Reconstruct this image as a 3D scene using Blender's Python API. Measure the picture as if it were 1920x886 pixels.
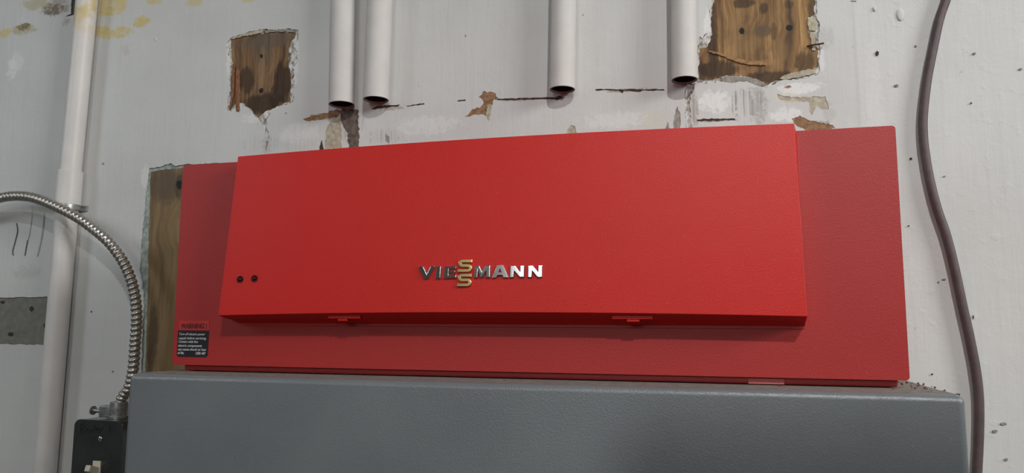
import bpy, bmesh, math, random
from mathutils import Vector, Matrix, noise

# ------------------------------------------------------------------ scene, camera, light
S = bpy.context.scene
for o in list(bpy.data.objects):
    bpy.data.objects.remove(o, do_unlink=True)
COL = S.collection
S.view_settings.view_transform = 'Standard'
S.view_settings.look = 'None'
S.view_settings.gamma = 1.0
S.view_settings.use_curve_mapping = False
S.view_settings.exposure = 0.0

W, H, F = 1920.0, 886.0, 1359.4
CZ = 1.45                                  # height of the lens above the floor
CD = 0.86                                  # distance of the lens from the wall
YAW, PITCH, ROLL = 0.2456, 0.1132, -0.0036
R3 = (Matrix.Rotation(YAW, 3, 'Z') @ Matrix.Rotation(PITCH, 3, 'X') @ Matrix.Rotation(ROLL, 3, 'Y'))
C0 = Vector((0, -CD, CZ))
cam = bpy.data.cameras.new('camera')
camo = bpy.data.objects.new('camera', cam)
COL.objects.link(camo)
rt, fw, up = R3.col[0], R3.col[1], R3.col[2]
M = Matrix.Identity(4)
for i in range(3):
    M[i][0], M[i][1], M[i][2], M[i][3] = rt[i], up[i], -fw[i], C0[i]
camo.matrix_world = M
cam.sensor_width = 36.0
cam.lens = F * 36.0 / W
cam.clip_start = 0.02
S.camera = camo

def at(px, py, d=0.0):
    """point where the sight line of a picture point meets the vertical plane d in front of the wall"""
    r = R3 @ Vector(((px - W / 2) / F, 1.0, -(py - H / 2) / F))
    t = (-d - C0.y) / r.y
    return C0 + r * t

world = bpy.data.worlds.new('world')
S.world = world
world.use_nodes = True
world.node_tree.nodes['Background'].inputs[0].default_value = (0.75, 0.85, 1.0, 1)
world.node_tree.nodes['Background'].inputs[1].default_value = 0.06

def area(name, loc, target, sx, sy, power, color):
    l = bpy.data.lights.new(name, 'AREA')
    l.shape = 'RECTANGLE'
    l.size, l.size_y, l.energy, l.color = sx, sy, power, color
    o = bpy.data.objects.new(name, l)
    COL.objects.link(o)
    o.location = loc
    o.rotation_euler = (Vector(target) - Vector(loc)).to_track_quat('-Z', 'Y').to_euler()
    return o
# warm ceiling lamp to the right, cooler doorway light behind on the left, weak light behind the viewer
area('ceiling_lamp_light', (3.1, -1.55, 3.0), (-1.5, 0, 1.5), 1.2, 1.2, 46.0, (1.0, 0.985, 0.965)).data.spread = math.radians(110)
area('doorway_light', (-1.9, -1.2, 2.2), (-0.95, 0, 1.6), 0.3, 0.5, 2.1, (0.84, 0.93, 1.0)).data.spread = math.radians(120)
area('rear_glare_light', (-0.41, -3.55, 2.32), (-0.41, 0, 2.32), 0.95, 0.62, 17.0, (1.0, 0.985, 0.96))  # window-sized light added behind the viewer for lid glare and chrome reflections
area('added_front_light', (0.60, -2.0, 2.95), (0.22, 0, 1.45), 0.05, 0.05, 4.2, (1.0, 0.98, 0.95)).data.spread = math.radians(72)  # small unseen lamp added to brighten the right wall and lid

# ------------------------------------------------------------------ helpers
def tag(o, label=None, cat=None, group=None, kind=None):
    if label: o['label'] = label
    if cat: o['category'] = cat
    if group: o['group'] = group
    if kind: o['kind'] = kind
    return o

def empty(name, loc):
    o = bpy.data.objects.new(name, None)
    o.empty_display_size = 0.05
    COL.objects.link(o)
    o.location = loc
    return o

def link(name, bm, mat, parent=None, bevel=0, segs=3, smooth=True, angle=35):
    bmesh.ops.recalc_face_normals(bm, faces=bm.faces)
    me = bpy.data.meshes.new(name)
    bm.to_mesh(me)
    bm.free()
    o = bpy.data.objects.new(name, me)
    COL.objects.link(o)
    for m in (mat if isinstance(mat, (list, tuple)) else [mat]):
        me.materials.append(m)
    if smooth:
        for p in me.polygons: p.use_smooth = True
        me.set_sharp_from_angle(angle=math.radians(angle))
    if bevel:
        b = o.modifiers.new('bevel', 'BEVEL')
        b.width, b.segments, b.limit_method, b.angle_limit = bevel, segs, 'ANGLE', math.radians(40)
        b.harden_normals = True
    if parent:
        o.parent = parent
        o.matrix_parent_inverse = Matrix.Translation(-parent_loc(parent))
    return o

def parent_loc(p):
    return Vector(p.location) if p.type == 'EMPTY' else Vector((0, 0, 0))

def box(bm, lo, hi):
    v = [bm.verts.new((x, y, z)) for x in (lo[0], hi[0]) for y in (lo[1], hi[1]) for z in (lo[2], hi[2])]
    for f in ((0, 1, 3, 2), (4, 6, 7, 5), (0, 4, 5, 1), (2, 3, 7, 6), (0, 2, 6, 4), (1, 5, 7, 3)):
        bm.faces.new([v[i] for i in f])

def tube(bm, path, rad, n=20, caps=True, hollow=0.0, jitter=0):
    """skin a path (list of Vectors) with rings; rad is a number or a function of index"""
    path = [Vector(p) for p in path]
    rings, inner = [], []
    ref = None
    for i, p in enumerate(path):
        t = (path[min(i + 1, len(path) - 1)] - path[max(i - 1, 0)]).normalized()
        if ref is None:
            ref = t.orthogonal().normalized()
        a = (ref - t * ref.dot(t)).normalized()
        ref = a
        b = t.cross(a)
        r = rad(i) if callable(rad) else rad
        rings.append([bm.verts.new(p + (a * math.cos(q) + b * math.sin(q)) * (r(q) if callable(r) else r))
                      for q in [2 * math.pi * k / n for k in range(n)]])
        if hollow:
            rr = (r(0) if callable(r) else r) - hollow
            inner.append([bm.verts.new(p + (a * math.cos(q) + b * math.sin(q)) * rr)
                          for q in [2 * math.pi * k / n for k in range(n)]])
    def skin(rs):
        for A, B in zip(rs[:-1], rs[1:]):
            for k in range(n):
                bm.faces.new((A[k], A[(k + 1) % n], B[(k + 1) % n], B[k]))
    skin(rings)
    if hollow:
        skin(inner)
        for A, B in ((rings[0], inner[0]), (rings[-1], inner[-1])):
            for k in range(n):
                bm.faces.new((A[k], A[(k + 1) % n], B[(k + 1) % n], B[k]))
    elif caps:
        bm.faces.new(rings[0])
        bm.faces.new(rings[-1])
    return rings

def spline(pts, per=8):
    pts = [Vector(p) for p in pts]
    out = []
    for i in range(len(pts) - 1):
        p0, p1, p2, p3 = pts[max(i - 1, 0)], pts[i], pts[i + 1], pts[min(i + 2, len(pts) - 1)]
        for k in range(per):
            t = k / per
            out.append(0.5 * ((2 * p1) + (p2 - p0) * t + (2 * p0 - 5 * p1 + 4 * p2 - p3) * t * t
                              + (3 * p1 - p0 - 3 * p2 + p3) * t ** 3))
    out.append(pts[-1])
    return out

def resample(path, step):
    out = [path[0]]
    acc = 0.0
    for a, b in zip(path[:-1], path[1:]):
        L = (b - a).length
        while acc + L >= step and L > 0:
            a = a + (b - a) * ((step - acc) / L)
            out.append(a.copy())
            L = (b - a).length
            acc = 0.0
        acc += L
    return out

def jag(pts, step=6.0, amp=2.0, seed=1):
    """roughen a picture-space outline the way torn paint is rough"""
    rnd = random.Random(seed)
    out = []
    n = len(pts)
    for i in range(n):
        (x0, y0), (x1, y1) = pts[i], pts[(i + 1) % n]
        L = math.hypot(x1 - x0, y1 - y0)
        k = max(1, int(L / step))
        for j in range(k):
            t = j / k
            nx, ny = -(y1 - y0) / max(L, 1e-6), (x1 - x0) / max(L, 1e-6)
            a = rnd.uniform(-amp, amp) * (0.4 if j == 0 else 1.0)
            out.append((x0 + (x1 - x0) * t + nx * a, y0 + (y1 - y0) * t + ny * a))
    return out

def plate(bm, pts3, thick):
    """a polygon facing the room (list of points on a vertical plane), thickened towards the wall"""
    f = bm.faces.new([bm.verts.new(p) for p in pts3])
    r = bmesh.ops.extrude_face_region(bm, geom=[f])
    for v in [g for g in r['geom'] if isinstance(g, bmesh.types.BMVert)]:
        v.co.y += thick
    bmesh.ops.triangulate(bm, faces=[f for f in bm.faces if len(f.verts) > 4])

def rrect(x0, z0, x1, z1, y, r, n=6, corners=(1, 1, 1, 1)):
    pts = []
    for (cx, cz, a0), on in zip(((x1 - r, z1 - r, 0), (x0 + r, z1 - r, 90), (x0 + r, z0 + r, 180), (x1 - r, z0 + r, 270)), corners):
        for k in range(n + 1):
            a = math.radians(a0 + 90.0 * k / n)
            if on:
                pts.append(Vector((cx + r * math.cos(a), y, cz + r * math.sin(a))))
        if not on:
            a = math.radians(a0 + 45)
            pts.append(Vector((cx + math.copysign(r, math.cos(a)), y, cz + math.copysign(r, math.sin(a)))))
    return pts

# ------------------------------------------------------------------ materials
class N:
    def __init__(s, name):
        s.m = bpy.data.materials.new(name)
        s.m.use_nodes = True
        s.t = s.m.node_tree
        s.b = s.t.nodes['Principled BSDF']
    def n(s, typ, **kw):
        o = s.t.nodes.new(typ)
        for k, v in kw.items(): setattr(o, k, v)
        return o
    def l(s, a, b): s.t.links.new(a, b)
    def obj(s, scale=(1, 1, 1), loc=(0, 0, 0)):
        tc = s.n('ShaderNodeTexCoord')
        mp = s.n('ShaderNodeMapping')
        mp.inputs['Scale'].default_value = scale
        mp.inputs['Location'].default_value = loc
        s.l(tc.outputs['Object'], mp.inputs['Vector'])
        return mp.outputs['Vector']
    def noise(s, vec, scale, detail=4, rough=0.55, dist=0.0):
        t = s.n('ShaderNodeTexNoise')
        s.l(vec, t.inputs['Vector'])
        t.inputs['Scale'].default_value = scale
        t.inputs['Detail'].default_value = detail
        t.inputs['Roughness'].default_value = rough
        t.inputs['Distortion'].default_value = dist
        return t.outputs['Fac']
    def ramp(s, fac, stops):
        r = s.n('ShaderNodeValToRGB')
        e = r.color_ramp.elements
        while len(e) < len(stops): e.new(0.5)
        for q, (p, c) in zip(e, stops):
            q.position = p
            q.color = (*c, 1) if hasattr(c, '__len__') else (c, c, c, 1)
        s.l(fac, r.inputs['Fac'])
        return r.outputs['Color']
    def mix(s, fac, a, b):
        m = s.n('ShaderNodeMix', data_type='RGBA')
        for v, i in ((fac, 0), (a, 6), (b, 7)):
            if hasattr(v, 'links') or isinstance(v, bpy.types.NodeSocket): s.l(v, m.inputs[i])
            elif hasattr(v, '__len__'): m.inputs[i].default_value = (*v, 1)
            else: m.inputs[i].default_value = v
        return m.outputs[2]
    def math(s, op, a, b=0.0, clamp=False):
        m = s.n('ShaderNodeMath', operation=op, use_clamp=clamp)
        for i, v in enumerate((a, b)):
            if isinstance(v, bpy.types.NodeSocket): s.l(v, m.inputs[i])
            else: m.inputs[i].default_value = v
        return m.outputs[0]
    def bump(s, h, strength, dist, prev=None):
        b = s.n('ShaderNodeBump')
        b.inputs['Strength'].default_value = strength
        b.inputs['Distance'].default_value = dist
        s.l(h, b.inputs['Height'])
        if prev is not None: s.l(prev, b.inputs['Normal'])
        return b.outputs['Normal']
    def out(s, color=None, rough=None, normal=None, metal=None, spec=None):
        for v, k in ((color, 'Base Color'), (rough, 'Roughness'), (normal, 'Normal'), (metal, 'Metallic'), (spec, 'Specular IOR Level')):
            if v is None: continue
            if isinstance(v, bpy.types.NodeSocket): s.l(v, s.b.inputs[k])
            elif hasattr(v, '__len__'): s.b.inputs[k].default_value = (*v, 1)
            else: s.b.inputs[k].default_value = v
        return s.m

def simple(name, color, rough=0.5, metal=0.0, vary=0.12, nscale=60, bump=0.0, spec=0.5):
    q = N(name)
    v = q.obj()
    f = q.noise(v, nscale, 4)
    lo = tuple(c * (1 - vary) for c in color)
    hi = tuple(min(1, c * (1 + vary)) for c in color)
    col = q.ramp(f, [(0.3, lo), (0.7, hi)])
    nr = q.bump(f, bump, 0.001) if bump else None
    return q.out(col, rough, nr, metal, spec)

def wall_paint():
    q = N('wall_paint')
    v = q.obj()
    big = q.noise(v, 6, 3)
    col = q.ramp(big, [(0.3, (0.515, 0.523, 0.515)), (0.7, (0.59, 0.598, 0.588))])
    # fine vertical brush streaks, slight tint
    vs = q.obj((90, 90, 5))
    st = q.noise(vs, 1.6, 5, 0.6)
    col = q.mix(q.math('MULTIPLY', q.ramp(st, [(0.56, 0.0), (0.75, 1.0)]), 0.22), col, (0.42, 0.42, 0.40))
    # dust specks and scuffs
    sp = q.noise(v, 130, 2, 0.5)
    col = q.mix(q.ramp(sp, [(0.73, 0.0), (0.78, 0.55)]), col, (0.30, 0.29, 0.27))
    sep = q.n('ShaderNodeSeparateXYZ')
    tc = q.n('ShaderNodeTexCoord')
    q.l(tc.outputs['Object'], sep.inputs[0])
    n1 = q.noise(v, 50, 8, 0.72, 1.2)
    n2 = q.noise(v, 130, 6, 0.7, 0.6)
    def blob(px, py, rx, ry, color, amount, lo=0.35, hi=0.8, fine=False):
        """stain with a shape of its own: an ellipse broken up by noise"""
        nonlocal col
        c = at(px, py)
        s_ = (at(px + 10, py) - c).length / 10.0
        dx = q.math('DIVIDE', q.math('SUBTRACT', sep.outputs[0], c.x), rx * s_)
        dz = q.math('DIVIDE', q.math('SUBTRACT', sep.outputs[2], c.z), ry * s_)
        d = q.math('ADD', q.math('MULTIPLY', dx, dx), q.math('MULTIPLY', dz, dz))
        k = q.math('SUBTRACT', 1.0, d, True)
        k = q.math('ADD', k, q.math('MULTIPLY', q.math('SUBTRACT', n2 if fine else n1, 0.5), 3.6))
        mk = q.ramp(q.math('MULTIPLY', k, q.math('SUBTRACT', 1.3, d, True)), [(lo, 0.0), (hi, 1.0)])
        col = q.mix(q.math('MULTIPLY', mk, amount), col, color)
    yel, brn, grn = (0.56, 0.45, 0.16), (0.22, 0.15, 0.07), (0.40, 0.36, 0.20)
    for a in ((210, 12, 40, 26, yel, .85), (215, 62, 50, 14, yel, .8), (262, 40, 26, 14, yel, .9), (190, 58, 22, 14, yel, .7),
              (290, 2, 22, 10, yel, .8), (365, 5, 26, 11, yel, .6), (465, 0, 22, 8, yel, .6),
              (45, 55, 34, 13, grn, .8), (10, 62, 18, 12, yel, .75), (105, 14, 40, 20, brn, .55), (70, 5, 40, 16, grn, .7),
              (125, 42, 14, 10, (.3, .25, .22), .6), (238, 92, 12, 16, (.5, .4, .36), .4), (30, 120, 20, 24, (.68, .68, .66), .6)):
        blob(*a)
    for a in ((100, 18, 32, 14, (.12, .09, .05), .8), (45, 50, 20, 10, (.16, .10, .04), .8)):
        blob(*a, lo=0.5, hi=0.9, fine=True)
    # rubbed, thinner paint under the right-hand bare patch and by the cut pipes
    for a in ((1422, 195, 24, 60, (.36, .36, .35), .75), (1300, 205, 14, 60, (.40, .38, .35), .6), (1225, 222, 36, 26, (.56, .55, .46), .6),
              (640, 240, 30, 40, (.5, .48, .40), .6), (1480, 180, 40, 20, (.62, .60, .50), .6), (500, 270, 14, 30, (.40, .40, .39), .6),
              (50, 510, 40, 16, (.40, .41, .40), .4), (272, 440, 9, 130, (.30, .36, .34), .65)):
        blob(*a, fine=True)
    wht, rust = (.74, .75, .745), (.20, .11, .055)
    for a in ((1340, 190, 46, 34, wht, .8), (1500, 165, 60, 18, wht, .75), (1475, 215, 44, 24, wht, .7), (1326, 60, 10, 70, wht, .7), (1540, 110, 8, 40, wht, .5),
              (430, 110, 8, 50, wht, .6), (555, 110, 8, 60, wht, .5), (480, 220, 40, 14, wht, .5), (560, 250, 60, 26, wht, .35), (800, 235, 90, 26, wht, .35), (1150, 225, 90, 24, wht, .35),
              (272, 330, 12, 30, wht, .4), (22, 130, 14, 26, wht, .5), (1640, 200, 24, 200, wht, .25),
              (1180, 169, 66, 5, rust, .55), (1345, 225, 42, 5, rust, .6), (985, 186, 60, 4, rust, .45), (1050, 184, 12, 7, rust, .8), (735, 203, 36, 5, rust, .45), (605, 219, 36, 9, rust, .5),
              (1520, 232, 50, 10, rust, .6), (1500, 186, 46, 10, (.45, .38, .28), .6), (1475, 163, 7, 4, rust, .8), (1546, 70, 26, 34, (.42, .42, .41), .5), (1555, 210, 20, 30, (.42, .42, .41), .5)):
        blob(*a, fine=True)
    # bare fibrous streaks where the paint is brushed thin
    fib = q.ramp(q.noise(q.obj((330, 330, 7)), 1.0, 4), [(0.46, 0.0), (0.58, 1.0)])
    keep = col
    for a in ((1400, 195, 46, 52, (.27, .265, .255), .9), (1300, 200, 16, 46, (.25, .22, .19), .7), (655, 235, 40, 40, (.33, .30, .26), .7), (720, 255, 50, 20, (.33, .33, .32), .55),
              (490, 268, 60, 22, (.40, .40, .39), .45), (560, 270, 50, 20, (.40, .40, .39), .35), (1270, 225, 16, 30, (.4, .38, .33), .5)):
        blob(*a, fine=True)
    col = q.mix(fib, keep, col)
    rightside = q.ramp(q.math('ADD', sep.outputs[0], 0.5 - at(1610, 150).x), [(0.498, 0.0), (0.502, 1.0)])
    ridge = q.ramp(q.math('ABSOLUTE', q.math('SUBTRACT', sep.outputs[0], at(1610, 150).x - .0015)), [(0.0, 1.0), (0.004, 0.0)])
    col = q.mix(q.math('MULTIPLY', rightside, .3), col, (.60, .605, .592))
    col = q.mix(q.math('MULTIPLY', ridge, .25), col, (.40, .40, .39))
    # relief: brush strokes on the left, lumps and pits on the right
    right = q.ramp(q.math('SUBTRACT', sep.outputs[0], at(1607, 120).x - 0.5), [(0.498, 0.0), (0.502, 1.0)])
    lump = q.noise(v, 45, 4, 0.6)
    lump2 = q.ramp(q.noise(v, 70, 3, 0.5), [(0.60, 0.0), (0.72, 1.0)])
    nrm = q.bump(st, 0.35, 0.0012)
    nrm = q.bump(lump, 0.3, 0.002, nrm)
    nrm = q.bump(q.math('MULTIPLY', lump2, q.math('ADD', q.math('MULTIPLY', right, 0.8), 0.2)), 0.22, 0.0009, nrm)
    nrm = q.bump(q.noise(v, 420, 3), 0.12, 0.0006, nrm)
    return q.out(col, 0.55, nrm, spec=0.35)

def wood(name, dark, mid, light, stain=0.5, seed=0.0, spots=()):
    q = N(name)
    w = q.obj((1, 1, 1), (seed, seed, seed))
    sep = q.n('ShaderNodeSeparateXYZ')
    q.l(q.obj(), sep.inputs[0])
    v = q.obj((46, 46, 2.6), (seed, seed * 2, seed))
    warp = q.noise(w, 13, 2)
    mp = q.n('ShaderNodeVectorMath', operation='ADD')
    q.l(v, mp.inputs[0])
    cmb = q.n('ShaderNodeCombineXYZ')
    q.l(q.math('MULTIPLY', warp, 2.6), cmb.inputs[0])
    q.l(cmb.outputs[0], mp.inputs[1])
    g = q.noise(mp.outputs[0], 1.7, 6, 0.6)
    col = q.ramp(g, [(0.34, dark), (0.5, mid), (0.64, light)])
    b = q.noise(w, 24, 5, 0.65)
    col = q.mix(q.math('MULTIPLY', q.ramp(b, [(0.50, 0.0), (0.66, 1.0)]), stain), col, tuple(c * 0.55 for c in dark))
    fine = q.noise(q.obj((420, 420, 9)), 1.0, 3)
    br = q.noise(w, 60, 4, 0.65)
    for px, py, rx, ry, c_, amt in spots:      # old damp and dirt marks on the board
        c = at(px, py)
        s_ = (at(px + 10, py) - c).length / 10.0
        dx = q.math('DIVIDE', q.math('SUBTRACT', sep.outputs[0], c.x), rx * s_)
        dz = q.math('DIVIDE', q.math('SUBTRACT', sep.outputs[2], c.z), ry * s_)
        k = q.math('SUBTRACT', 1.0, q.math('ADD', q.math('MULTIPLY', dx, dx), q.math('MULTIPLY', dz, dz)))
        k = q.math('ADD', k, q.math('ADD', q.math('MULTIPLY', q.math('SUBTRACT', br, 0.5), 1.6), q.math('MULTIPLY', q.math('SUBTRACT', fine, 0.5), 1.2)))
        col = q.mix(q.math('MULTIPLY', q.ramp(k, [(0.0, 0.0), (0.55, 1.0)]), amt), col, c_)
    col = q.mix(q.math('MULTIPLY', q.ramp(fine, [(0.50, 0.0), (0.66, 1.0)]), 0.5), col, dark)
    nrm = q.bump(g, 0.4, 0.001)
    nrm = q.bump(fine, 0.35, 0.0006, nrm)
    return q.out(col, 0.65, nrm, spec=0.3)

def red_shell(name, base, rough, spec=0.5):
    q = N(name)
    v = q.obj()
    f = q.noise(v, 1150, 2, 0.6)
    g = q.noise(v, 14, 3)
    col = q.ramp(g, [(0.3, tuple(c * 0.96 for c in base)), (0.7, base)])
    dust = q.noise(v, 380, 2, 0.5)
    col = q.mix(q.ramp(dust, [(0.72, 0.0), (0.8, 0.25)]), col, (0.6, 0.25, 0.2))
    return q.out(col, rough, q.bump(f, 0.34, 0.0009), spec=spec)

def grey_casing():
    q = N('hammered_grey_enamel')
    v = q.obj()
    f = q.noise(v, 750, 3, 0.6)
    sp = q.noise(v, 1100, 1)
    col = q.ramp(q.noise(v, 10, 3), [(0.3, (0.165, 0.181, 0.192)), (0.7, (0.19, 0.207, 0.218))])
    col = q.mix(q.ramp(sp, [(0.68, 0.0), (0.75, 0.5)]), col, (0.3, 0.31, 0.31))
    return q.out(col, 0.31, q.bump(f, 0.36, 0.0009), 0.12, 0.6)

def rib_steel():
    q = N('flexible_conduit_steel')
    col = q.ramp(q.noise(q.obj(), 150, 3), [(0.3, (0.36, 0.34, 0.31)), (0.7, (0.52, 0.50, 0.46))])
    return q.out(col, 0.34, None, 0.85)

MP = wall_paint()
MPRIM = simple('old_primer', (0.27, 0.25, 0.22), 0.75, vary=0.35, nscale=140, bump=0.5)
MTAN = simple('tan_undercoat', (0.40, 0.36, 0.28), 0.75, vary=0.3, nscale=160, bump=0.5)
MGRN = simple('grey_green_undercoat', (0.30, 0.345, 0.32), 0.7, vary=0.4, nscale=120, bump=0.4)
MBARE = simple('bare_grey_plaster', (0.165, 0.165, 0.145), 0.8, vary=0.2, nscale=90, bump=0.3)
_dk, _gy, _gd, _bl = (.030, .016, .010), (.13, .10, .075), (.27, .165, .07), (.016, .010, .008)
MWA = wood('weathered_pine', (0.065, 0.036, 0.02), (0.18, 0.104, 0.05), (0.29, 0.18, 0.09), 0.2, 1.3,
           [(500, 78, 60, 14, _gy, .75), (492, 92, 24, 30, _gy, .6), (462, 130, 14, 50, (.20, .11, .05), .6), (530, 155, 22, 40, _dk, .85), (462, 150, 16, 26, _dk, .75),
            (490, 195, 46, 20, _dk, .85), (490, 132, 8, 45, (.28, .18, .095), .6), (440, 160, 8, 40, (.17, .07, .03), .6)])
MWB = wood('knotty_pine', (0.085, 0.048, 0.024), (0.25, 0.14, 0.054), (0.43, 0.262, 0.105), 0.4, 4.1,
           [(1335, 60, 12, 90, _dk, .8), (1345, 130, 50, 20, _dk, .85), (1440, 145, 60, 14, _dk, .8), (1510, 120, 22, 30, _dk, .7), (1312, 130, 12, 30, _dk, .6), (1525, 30, 10, 50, _dk, .6),
            (1395, 5, 22, 12, _bl, .75), (1432, 15, 10, 14, _bl, .6), (1478, 8, 12, 10, _bl, .5), (1428, 58, 22, 14, (.10, .075, .045), .7), (1400, 80, 34, 22, _gd, .5),
            (1465, 95, 16, 40, _gd, .5), (1380, 50, 20, 30, _gd, .45), (1450, 60, 8, 20, _dk, .5), (1420, 118, 50, 7, (.34, .20, .085), .6)])
MWC = wood('brown_plank', (0.14, 0.092, 0.044), (0.21, 0.14, 0.068), (0.26, 0.175, 0.085), 0.15, 7.7,
           [(310, 345, 40, 34, (.085, .062, .045), .7), (335, 350, 10, 22, _bl, .5), (285, 640, 12, 60, (.05, .03, .02), .6)])
MSPL = simple('split_wood_fibre', (0.25, 0.14, 0.07), 0.8, vary=0.45, nscale=190, bump=0.6)
MCRK = simple('dark_crack', (0.05, 0.032, 0.022), 0.9, vary=0.5, nscale=220)
MDIRT = simple('brown_grime', (.115, .088, .072), .8, vary=.5, nscale=170, bump=.5)
def torn():
    q = N('torn_paint_layers')
    f = q.noise(q.obj((1, 1, .6)), 190, 5, 0.65)
    col = q.ramp(f, [(0.36, (.11, .10, .09)), (0.45, (.36, .34, .30)), (0.54, (.60, .60, .58)), (0.66, (.74, .745, .73))])
    return q.out(col, 0.75, q.bump(f, 0.6, 0.0012), spec=0.3)
MTORN = torn()
MPITG = simple('grey_pit', (.24, .23, .215), .8, vary=.5, nscale=500)
MBLK = simple('black_hollow', (0.008, 0.008, 0.008), 0.8)
MPIPE = simple('painted_pipe_white', (0.56, 0.548, 0.53), 0.6, vary=0.05, nscale=35, bump=0.12)
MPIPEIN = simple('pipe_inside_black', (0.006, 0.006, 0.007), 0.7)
MRIM = simple('dark_cut_metal', (0.045, 0.042, 0.04), 0.5, 0.5, vary=.4, nscale=300)
MRUST = simple('rusty_iron', (0.11, 0.055, 0.035), 0.7, 0.3, vary=0.4, nscale=300)
MRED = red_shell('red_textured_cover', (0.55, 0.016, 0.0115), 0.36, 0.32)
MRED2 = red_shell('red_textured_fascia', (0.37, 0.022, 0.020), 0.46, 0.45)
MRED3 = red_shell('red_smooth_body', (0.38, 0.024, 0.022), 0.40)
MGREY = grey_casing()
MJACK = simple('dusty_grey_sheet', (0.20, 0.185, 0.165), 0.75, vary=0.25, nscale=120, bump=0.3)
MDUST = simple('dust_crumbs', (0.12, 0.085, 0.065), 0.9, vary=0.4, nscale=400)
MCHROME = simple('chrome', (0.74, 0.76, 0.77), 0.12, 1.0, vary=0.02)
MGOLD = simple('brassy_gold', (0.88, 0.69, 0.32), 0.2, 1.0, vary=0.04)
MLENS = simple('dark_lens', (0.006, 0.006, 0.008), 0.08)
MLBK = simple('label_black', (0.012, 0.012, 0.016), 0.45)
MLRD = simple('label_red', (0.50, 0.035, 0.032), 0.42)
MLTX = simple('label_print_white', (0.55, 0.55, 0.56), 0.6)
MLTK = simple('label_print_dark', (0.07, 0.008, 0.010), 0.5)
MSTK = simple('clear_sticker', (0.52, 0.12, 0.12), 0.4)
MCORD = simple('brown_rubber', (0.085, 0.06, 0.062), 0.55, vary=0.2, nscale=90, bump=0.2)
MFLEX = rib_steel()
MZINC = simple('dull_zinc', (0.34, 0.35, 0.34), 0.4, 0.8, vary=0.3, nscale=180, bump=0.4)
MBOX = simple('switch_plate_steel', (0.095, 0.10, 0.105), 0.2, 0.75, vary=0.15, nscale=50)
MIVORY = simple('ivory_plastic', (0.62, 0.58, 0.46), 0.35, vary=0.04)
MINK = simple('black_marker', (0.006, 0.006, 0.006), 0.5)
MFLOOR = simple('concrete_floor', (0.22, 0.21, 0.20), 0.8, vary=0.25, nscale=12, bump=0.2)
MROOM = simple('room_white', (0.22, 0.22, 0.21), 0.7, vary=0.1, nscale=5)

# ------------------------------------------------------------------ the room
def slab(name, lo, hi, mat):
    bm = bmesh.new()
    box(bm, lo, hi)
    return tag(link(name, bm, mat, smooth=False), kind='structure')
slab('floor', (-2.6, -3.6, -0.1), (3.5, 0.14, 0.0), MFLOOR)
slab('ceiling', (-2.6, -3.6, 3.2), (3.5, 0.14, 3.3), MROOM)
slab('wall_left', (-2.6, -3.6, 0.0), (-2.5, 0.0, 3.2), MROOM)
slab('wall_right', (3.4, -3.6, 0.0), (3.5, 0.0, 3.2), MROOM)
slab('wall_rear', (-2.6, -3.7, 0.0), (3.5, -3.6, 3.2), MROOM)

# unseen light blocker added behind the viewer's right shoulder; it keeps the front lamp off the low right of the cabinet
LP = Vector((0.60, -2.0, 2.95))
def past(px, py, d, y):
    p = at(px, py, d)
    return LP + (p - LP) * ((y - LP.y) / (p.y - LP.y))
pa, pb = past(1190, 792, .226, -1.15), past(1700, 792, .226, -1.15)
slab('light_blocker', (pa.x, -1.19, 0.0), (1.7, -1.15, (pa.z + pb.z) / 2), MROOM)

# made-up window frame behind the viewer, added for the glossy surfaces to mirror
bm = bmesh.new()
for lo, hi in (((-0.95, -3.6, 1.95), (-0.89, -3.56, 2.69)), ((0.07, -3.6, 1.95), (0.13, -3.56, 2.69)), ((-0.89, -3.6, 1.95), (0.07, -3.56, 2.005)), ((-0.89, -3.6, 2.635), (0.07, -3.56, 2.69))):
    box(bm, lo, hi)
tag(link('added_window_frame', bm, MROOM, bevel=.004), kind='structure')

# bare patches: outlines in the picture, torn edges roughened
def zz(pts, ox, oy, s): return [(ox + x / s, oy + y / s) for x, y in pts]
A_in = zz([(45, 122), (110, 107), (190, 92), (260, 82), (330, 74), (420, 74), (468, 82), (472, 110), (440, 150), (430, 200), (425, 290),
           (440, 330), (445, 440), (440, 535), (390, 545), (340, 575), (290, 590), (250, 622), (230, 640), (200, 610), (170, 575), (120, 540),
           (102, 540), (98, 598), (84, 596), (78, 545), (62, 560), (45, 592), (32, 580), (50, 480), (48, 380), (58, 280), (48, 200)], 420, 40, 3.547)
A_out = zz([(12, 150), (40, 112), (110, 88), (190, 62), (260, 52), (330, 55), (420, 48), (492, 55), (495, 120), (462, 170), (492, 200), (485, 270),
            (462, 300), (466, 420), (462, 520), (440, 545), (395, 552), (345, 582), (318, 600), (285, 660), (288, 720), (296, 760), (284, 860), (276, 860), (280, 770),
            (266, 700), (225, 650), (196, 618), (166, 584), (118, 552), (108, 552), (104, 604), (80, 602), (70, 566),
            (46, 600), (22, 590), (20, 520), (40, 470), (36, 380), (44, 290), (20, 220)], 420, 40, 3.547)
B_in = zz([(272, -140), (275, 0), (258, 90), (264, 180), (242, 240), (197, 252), (192, 412), (240, 418), (300, 405), (330, 392), (440, 395), (500, 412),
           (552, 442), (575, 424), (620, 408), (700, 382), (788, 357), (806, 338), (812, 262), (800, 205), (764, 170), (762, 90), (794, 78), (798, 0), (800, -140)],
          1240, 0, 2.769)
B_out = zz([(262, -160), (264, 0), (246, 90), (250, 150), (215, 200), (200, 188), (190, 262), (184, 418), (150, 500), (146, 560), (160, 664), (132, 664), (122, 520), (130, 440),
            (180, 430), (245, 432), (300, 420), (380, 425), (440, 412),
            (500, 440), (548, 462), (560, 448), (600, 424), (640, 414), (720, 408), (800, 392), (822, 372), (818, 330), (826, 270), (812, 200), (822, 130), (806, 90), (806, 0), (808, -160)],
           1240, 0, 2.769)
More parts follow.
